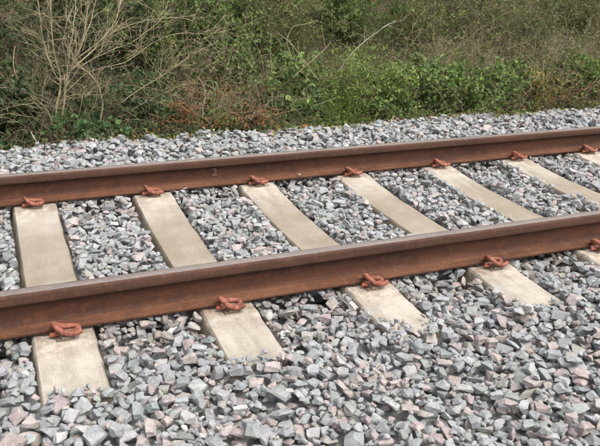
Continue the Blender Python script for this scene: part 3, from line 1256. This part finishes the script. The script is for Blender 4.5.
# --- dead ferns: rust brown fronds
def fern(px, y, h, n, lab, cols=RUST):
    x = at(px, y)
    e = empty('dead_fern', (x, y, ground_z(x, y)))
    tag(e, lab, 'fern', 'dead ferns on the bank')
    W, L = Wood(), Leaves()
    for i in range(n):
        a = random.uniform(0, 2 * math.pi)
        d = Vector((math.cos(a) * 0.55, math.sin(a) * 0.45 - 0.15, 1))
        pts = wander((random.gauss(0, 0.05), random.gauss(0, 0.05), -0.02), d, h * random.uniform(0.7, 1.15), 0.03, 0.06, 0.12)
        W.tube(pts, 0.0035, 0.0012, 4)
        for k in range(4, len(pts)):
            t = (pts[k] - pts[k - 1]).normalized()
            sd_ = t.cross(Vector((0, 0, 1)) + rv(0.2))
            f = 1 - (k - 4) / (len(pts) - 2)
            for sg in (-1, 1):
                pd = (sd_ * sg + t * 0.4 + Vector((0, 0, -0.35)) + rv(0.15)).normalized()
                for m_ in range(int(2 + 5 * f)):
                    c = pts[k] + pd * 0.022 * m_ + rv(0.003)
                    L.add(c, pd + t * random.choice((-0.9, 0.9)), rv(0.4) + Vector((0, -0.4, 0.8)), 0.026 * random.uniform(0.7, 1.2), 0.4, pick(cols))
    tag(W.build('stalks', M_BROWN, e), kind='stuff')
    tag(L.build('fronds', M_DRY, e), kind='stuff')


fern(190, 3.02, 0.46, 10, 'rust brown dead fern beside the blue green bramble')
fern(236, 3.08, 0.56, 11, 'larger rust brown dead fern in the middle left of the bank')
fern(240, 2.92, 0.24, 7, 'short reddish dead fern close to the stones below the larger fern')
fern(548, 3.0, 0.38, 6, 'thin rust tinted dead fern in the reddish shrub on the right', RUST + DEAD)


# --- grass tufts along the edge of the stones
def grass(px, y, h, n, cols, lab, spread=0.10):
    x = at(px, y)
    e = empty('grass_tuft', (x, y, ground_z(x, y)))
    tag(e, lab, 'grass tuft', 'grass tufts along the stones')
    V, F, C = [], [], []
    for i in range(n):
        b = Vector((random.gauss(0, spread), random.gauss(0, spread * 0.6), -0.02))
        d = Vector((random.gauss(0, 0.45), random.gauss(-0.1, 0.4), 1)).normalized()
        pts = wander(b, d, h * random.uniform(0.5, 1.2), h / 5, 0.10, 0.20)
        sd_ = d.cross(rv(1)).normalized()
        o = len(V)
        for k, p in enumerate(pts):
            w_ = 0.0036 * (1 - k / (len(pts) - 0.5))
            V += [p - sd_ * w_, p + sd_ * w_]
        c = pick(cols)
        for k in range(len(pts) - 1):
            F.append((o + 2 * k, o + 2 * k + 1, o + 2 * k + 3, o + 2 * k + 2))
            C.append(c)
    m = mesh('blades', V, F)
    at_ = m.attributes.new('tint', 'FLOAT_COLOR', 'FACE')
    at_.data.foreach_set('color', np.hstack([np.array(C), np.ones((len(C), 1))]).astype(np.float32).ravel())
    tag(link('blades', m, e, M_LEAF), kind='stuff')


grass(52, 2.85, 0.26, 130, DEAD, 'withered grass at the foot of the bare shrub, left of its trunk')
grass(150, 2.86, 0.24, 170, DEAD + OLIVE, 'withered grass by the stones below the dark green bramble')
grass(185, 2.86, 0.22, 130, DEAD + GREEN, 'dry mixed grass by the stones below the first rust brown fern')
grass(265, 2.88, 0.26, 150, GREEN + DEAD, 'half green grass by the stones right of the short reddish fern')
grass(300, 2.90, 0.28, 160, BRIGHT + DEAD, 'greenish grass by the stones below the crossed pale stalks')
grass(335, 2.98, 0.46, 330, BRIGHT, 'tall bright green grass at the foot of the tallest weed clump', 0.14)
grass(378, 2.88, 0.14, 220, DEAD + RUST, 'short brown withered grass by the stones below the light green bush', 0.17)
grass(345, 2.86, 0.13, 160, DEAD + OLIVE, 'short tan grass by the stones below the tallest weed clump', 0.14)
grass(415, 2.88, 0.22, 140, GREEN + OLIVE, 'green grass by the stones in front of the pale brown scrub')
grass(485, 2.88, 0.22, 140, YELLOW + GREEN, 'yellowish grass by the stones left of the yellow leaved bush')
grass(575, 2.88, 0.22, 140, OLIVE + DEAD, 'olive grass by the stones near the right edge')


# --- the bare shrub at the left: real stems fanning out from one foot
def px_to_plane(px, py, y):
    d = fwd + right * ((px - 300) / 739.48) + up * ((223 - py) / 739.48)
    return CAM + d * ((y - CAM.y) / d.y)


SH = empty('bare_shrub', (0.19, 2.95, ground_z(0.19, 2.95)))
tag(SH, 'leafless pale stemmed shrub fanning out of the bank on the left', 'shrub')
inv = Vector(SH.location)
MAIN = [  # photo-measured courses of the stems, given depth by y
    ([(57, 147, 2.95), (56, 110, 2.96), (60, 82, 2.98), (53, 42, 2.96), (50, 0, 2.92), (46, -40, 2.88)], 0.013, 0.005),
    ([(61, 147, 2.97), (63, 110, 2.96), (67, 70, 2.94), (73, 25, 2.92), (78, -30, 2.90)], 0.012, 0.005),
    ([(64, 100, 2.96), (70, 72, 3.02), (84, 40, 3.10), (95, 5, 3.16), (104, -30, 3.2)], 0.009, 0.004),
    ([(65, 88, 2.95), (82, 66, 2.88), (108, 52, 2.84), (132, 42, 2.82), (152, 27, 2.82), (168, 12, 2.82)], 0.0055, 0.0024),
    ([(60, 84, 2.98), (48, 58, 3.05), (40, 22, 3.10), (36, -20, 3.14)], 0.008, 0.004),
    ([(98, 140, 2.93), (102, 112, 2.92), (101, 90, 2.92), (92, 76, 2.93), (80, 68, 2.95), (70, 66, 2.97)], 0.008, 0.004),
    ([(66, 92, 2.95), (90, 72, 3.05), (125, 62, 3.12), (150, 45, 3.18), (176, 34, 3.22), (205, 34, 3.25), (218, 33, 3.25)], 0.0048, 0.0016),
    ([(66, 80, 2.96), (78, 52, 2.9), (86, 22, 2.86), (90, -20, 2.84)], 0.008, 0.004),
    ([(70, 72, 2.94), (98, 44, 3.0), (118, 16, 3.05), (122, -20, 3.1)], 0.008, 0.004),
    ([(72, 64, 2.94), (104, 38, 2.9), (140, 22, 2.86), (178, 18, 2.84), (200, 24, 2.84)], 0.0055, 0.002),
    ([(120, 104, 2.94), (145, 86, 2.93), (168, 72, 2.93), (190, 56, 2.95), (216, 42, 2.97)], 0.0044, 0.0018),
    ([(56, 140, 2.92), (50, 118, 2.89), (42, 104, 2.87), (30, 96, 2.86)], 0.006, 0.003),
]
TW = Wood()
for course, r0, r1 in MAIN:
    ctrl = [px_to_plane(a, b, y) - inv for a, b, y in course]
    r0, r1 = r0 * 0.74, r1 * 0.62
    V, F = sweep(ctrl, list(np.linspace(r0, r1, len(ctrl))), 7, True, 6)
    V = [v + Vector((mnoise.noise(v * 9), mnoise.noise(v * 9 + Vector((5, 0, 0))), 0)) * 0.012 for v in V]
    link('stem', mesh('stem', V, F, True), SH, M_PALE)
    # side twigs
    path = [V[i * 7] for i in range(len(V) // 7)]
    n = len(path)
    for k in range(6 if course[0] == (56, 140, 2.92) else max(8, int(n * 0.65))):
        i = random.randint(n // 4, n - 2)
        t = (path[i + 1] - path[i]).normalized()
        d = t + rv(0.45) + Vector((0.0, -0.05, 0.45))
        tw = wander(path[i], d, random.uniform(0.12, 0.50), 0.035, 0.20, 0.0)
        TW.tube(tw, min(0.0026, r1 * 0.7), 0.0010, 4)
        for q in range(2):
            j = random.randint(1, len(tw) - 2)
            d2 = (tw[j + 1] - tw[j]).normalized() + rv(0.55)
            TW.tube(wander(tw[j], d2, random.uniform(0.08, 0.26), 0.035, 0.16, 0.03), 0.0020, 0.0009, 3)
tag(TW.build('twigs', M_PALE, SH), kind='stuff')


# --- separate dead sticks and stalks
def stick(name, course, r0, r1, mat, lab, cat, forks=0):
    ctrl = [px_to_plane(a, b, y) for a, b, y in course]
    base = ctrl[0].copy()
    V, F = sweep([c - base for c in ctrl], list(np.linspace(r0, r1, len(ctrl))), 6, True, 6)
    V = [v + Vector((mnoise.noise(v * 11 + base), 0, mnoise.noise(v * 11 + base + Vector((5, 0, 0))))) * 0.006 for v in V]
    o = link(name, mesh(name, V, F, True), None, mat)
    o.location = base
    tag(o, lab, cat, None)
    if forks:
        W = Wood()
        n = len(V) // 6
        for f in range(forks):
            i = random.randint(n // 3, n - 2)
            p = V[i * 6]
            t = (V[(i + 1) * 6] - p).normalized()
            W.tube(wander(p, t + rv(0.5), random.uniform(0.08, 0.25), 0.03, 0.12), r1, 0.001, 4)
        tag(W.build('side_shoots', mat, o), kind='stuff')


stick('dead_branch', [(338, 72, 3.02), (352, 53, 2.98), (367, 40, 2.96), (383, 28, 2.95), (396, 20, 2.95)], 0.0046, 0.0018, M_BIRCH, 'bleached branch leaning out above the tallest bright weed clump', 'branch', 4)
stick('dry_stalk', [(318, 80, 2.94), (305, 62, 2.93), (291, 44, 2.92), (278, 32, 2.92)], 0.005, 0.0025, M_STRAW, 'pale straight stalk crossing others and leaning to the left', 'stalk', 2)
stick('dry_stalk', [(292, 78, 2.96), (308, 64, 2.95), (322, 52, 2.94), (331, 42, 2.94)], 0.005, 0.0025, M_STRAW, 'pale stalk crossing the left leaning one and leaning to the right', 'stalk', 2)
stick('dry_stalk', [(272, 112, 2.98), (272, 80, 2.98), (271, 55, 2.97), (270, 34, 2.96)], 0.0035, 0.002, M_STRAW, 'upright pale dead stalk left of the crossed stalks', 'stalk', 3)
stick('bramble_cane', [(225, 75, 3.1), (236, 40, 3.05), (248, 36, 3.0), (259, 50, 2.97), (264, 72, 2.96)], 0.0032, 0.0016, M_STRAW, 'pale cane arching over above the larger rust brown fern', 'cane', 0)
stick('bramble_cane', [(293, 60, 3.0), (287, 42, 3.0), (292, 28, 3.0), (305, 24, 3.0), (318, 20, 3.0)], 0.0035, 0.0018, M_STRAW, 'pale cane curving up behind the crossed stalks', 'cane', 0)
stick('dry_stalk', [(19, 84, 2.96), (15, 72, 2.95), (13, 60, 2.95), (15, 46, 2.96)], 0.0045, 0.003, M_STRAW, 'short pale curved stalk against the dark bush at the left edge', 'stalk', 0)
stick('dead_branch', [(40, 148, 2.78), (34, 138, 2.78), (31, 131, 2.79)], 0.007, 0.004, M_BIRCH, 'short bleached stub poking from the stones left of the bare shrub', 'stub', 0)
stick('dead_branch', [(207, 141, 2.74), (206, 134, 2.74), (204.5, 127, 2.75)], 0.007, 0.004, M_BIRCH, 'short bleached stub poking from the stones below the green bramble', 'stub', 0)
stick('bramble_cane', [(203, 132, 2.86), (203, 108, 2.88), (205, 90, 2.9), (198, 76, 2.92)], 0.005, 0.003, M_STRAW, 'thin pale cane rising between the two rust brown ferns', 'cane', 0)
stick('dry_stalk', [(545, 112, 2.92), (546, 96, 2.93), (543, 80, 2.94), (544, 60, 2.96)], 0.006, 0.003, M_STRAW, 'pinkish pale stalk standing in the reddish shrub on the right', 'stalk', 3)
stick('dry_stalk', [(382, 84, 2.93), (394, 76, 2.92), (406, 68, 2.92)], 0.004, 0.002, M_STRAW, 'pale slanting stalk lying over the light green spreading bush', 'stalk', 0)
stick('bramble_cane', [(262, 118, 2.88), (284, 112, 2.86), (310, 107, 2.85), (336, 98, 2.86)], 0.004, 0.002, M_STRAW, 'long thin cane sprawling low over the dark leafed bramble', 'cane', 0)


# --- fine pale stems standing up through the whole front of the bank
def stem_clump(px, y, h, n, spread, mat, lab):
    x = at(px, y)
    e = empty('dead_weed', (x, y, ground_z(x, y)))
    tag(e, lab, 'dead stems', 'clumps of thin dead stems')
    W = Wood()
    for i in range(n):
        b = Vector((random.gauss(0, spread), random.gauss(0, spread * 0.6), -0.02))
        d = Vector((random.gauss(0, 0.38), random.gauss(-0.08, 0.3), 1))
        pts = wander(b, d, h * random.uniform(0.5, 1.2), 0.045, 0.12, 0.07)
        W.tube(pts, random.uniform(0.0016, 0.0030), 0.0009, 3)
        for q in range(4):
            k = random.randint(len(pts) // 3, len(pts) - 1)
            W.tube(wander(pts[k], Vector((random.gauss(0, 1), random.gauss(0, 0.8), random.uniform(0, 1))), random.uniform(0.05, 0.22), 0.03, 0.18, 0.05), 0.0013, 0.0007, 3)
    tag(W.build('stalks', mat, e), kind='stuff')


for px, y, h, n, sp, mat, lab in [
    (15, 3.02, 0.65, 26, 0.20, M_BROWN, 'thin brown dead stems in front of the dark bush at the left edge'),
    (75, 3.02, 0.85, 26, 0.14, M_PALE, 'thin tan dead stems crowded round the trunk of the bare shrub'),
    (118, 3.00, 0.55, 20, 0.20, M_BROWN, 'thin brown dead stems between the bare shrub and the blue green bramble'),
    (172, 2.98, 0.60, 40, 0.20, M_STRAW, 'thin straw coloured dead stems over the first rust brown fern'),
    (222, 3.02, 0.62, 36, 0.18, M_PALE, 'thin tan dead stems between the two taller rust brown ferns'),
    (270, 3.02, 0.58, 40, 0.18, M_STRAW, 'thin straw coloured dead stems around the upright pale stalk'),
    (312, 3.12, 0.66, 30, 0.18, M_STRAW, 'thin straw coloured dead stems behind the crossed pale stalks'),
    (372, 3.30, 0.62, 34, 0.22, M_BROWN, 'thin brown dead stems behind the tallest bright weed clump'),
    (425, 3.28, 0.70, 46, 0.26, M_PALE, 'thin tan dead stems behind the green bramble before the pale scrub'),
    (480, 3.25, 0.74, 50, 0.26, M_PALE, 'thin tan dead stems left of and behind the yellow leaved bush'),
    (545, 3.20, 0.74, 50, 0.24, M_PALE, 'thin tan dead stems behind the reddish brown shrub'),
    (592, 3.20, 0.74, 44, 0.24, M_BROWN, 'thin brown dead stems by the right edge of the bank'),
]:
    stem_clump(px, y, h, n, sp, mat, lab)


# --- leaf litter and small weeds straying on to the last stones
D = Leaves()
for i in range(1200):
    y = 2.82 - abs(random.gauss(0, 0.15))
    x = random.uniform(at(0, y) - 0.5, at(600, y) + 0.6)
    z = float(far_target(np.array(x), np.array(y))) + random.uniform(-0.01, 0.015)
    D.add((x, y, z), rv(1) + Vector((0, 0, 0.1)), rv(0.5) + Vector((0, -0.2, 1)), random.uniform(0.02, 0.045), random.uniform(0.4, 0.7), pick(DEAD + RUST + OLIVE))
tag(D.build('stray_leaves', M_DRY), kind='stuff', label='dead leaves strayed on to the edge of the far stones', cat='leaf litter')


fern(150, 3.30, 0.62, 8, 'rust tinted dead fern half hidden behind the blue green bramble', RUST + DEAD)
fern(205, 3.35, 0.70, 8, 'tall rust tinted dead fern standing behind the first rust brown fern', RUST + DEAD)
fern(500, 3.15, 0.44, 7, 'rust tinted dead fern left of the yellow leaved bush', RUST + DEAD)
fern(585, 3.12, 0.46, 7, 'rust tinted dead fern near the right edge of the bank', RUST + DEAD)
for px, y, h, n, sp, mat, lab in [
    (140, 3.10, 0.85, 18, 0.22, M_STRAW, 'tall straw coloured dead stems tangled under the right hand bare branches'),
    (200, 3.20, 0.90, 46, 0.22, M_STRAW, 'tall straw coloured dead stems behind the two taller rust brown ferns'),
    (66, 3.10, 1.25, 24, 0.13, M_STRAW, 'tall straw coloured dead stems rising behind the trunk of the bare shrub'),
    (470, 3.60, 0.95, 60, 0.32, M_STRAW, 'tall straw coloured dead stems among the scrub above the green brambles'),
    (560, 3.60, 0.95, 60, 0.32, M_PALE, 'tall tan dead stems among the scrub above the reddish shrub'),
    (410, 3.60, 0.95, 50, 0.30, M_PALE, 'tall tan dead stems right of the bleached leaning branch'),
]:
    stem_clump(px, y, h, n, sp, mat, lab)


for px, y, h, rd, cols, lab in [
    (372, 3.00, 0.30, 0.24, GREEN, 'low broad leaved bramble spilling to the stones right of the tall green grass'),
    (410, 3.22, 0.56, 0.30, GREEN, 'taller bramble with broad green leaves behind the light green spreading bush'),
    (448, 3.18, 0.56, 0.30, GREEN + BRIGHT[:1], 'fresh green broad leaved bramble at the middle of the right half'),
    (492, 3.22, 0.56, 0.30, GREEN, 'broad leaved bramble behind the low olive bramble'),
    (575, 3.22, 0.58, 0.30, GREEN + OLIVE[:1], 'broad leaved bramble between the reddish shrub and the right edge'),
    (285, 3.20, 0.62, 0.30, GREEN, 'broad leaved bramble just behind the crossed pale stalks'),
]:
    bush('bramble_bush', lab, 'bramble', None, at(px, y), y, h, rd, cols, stems=15, twigs=14, leaf=0.050, width=0.68, per=9)
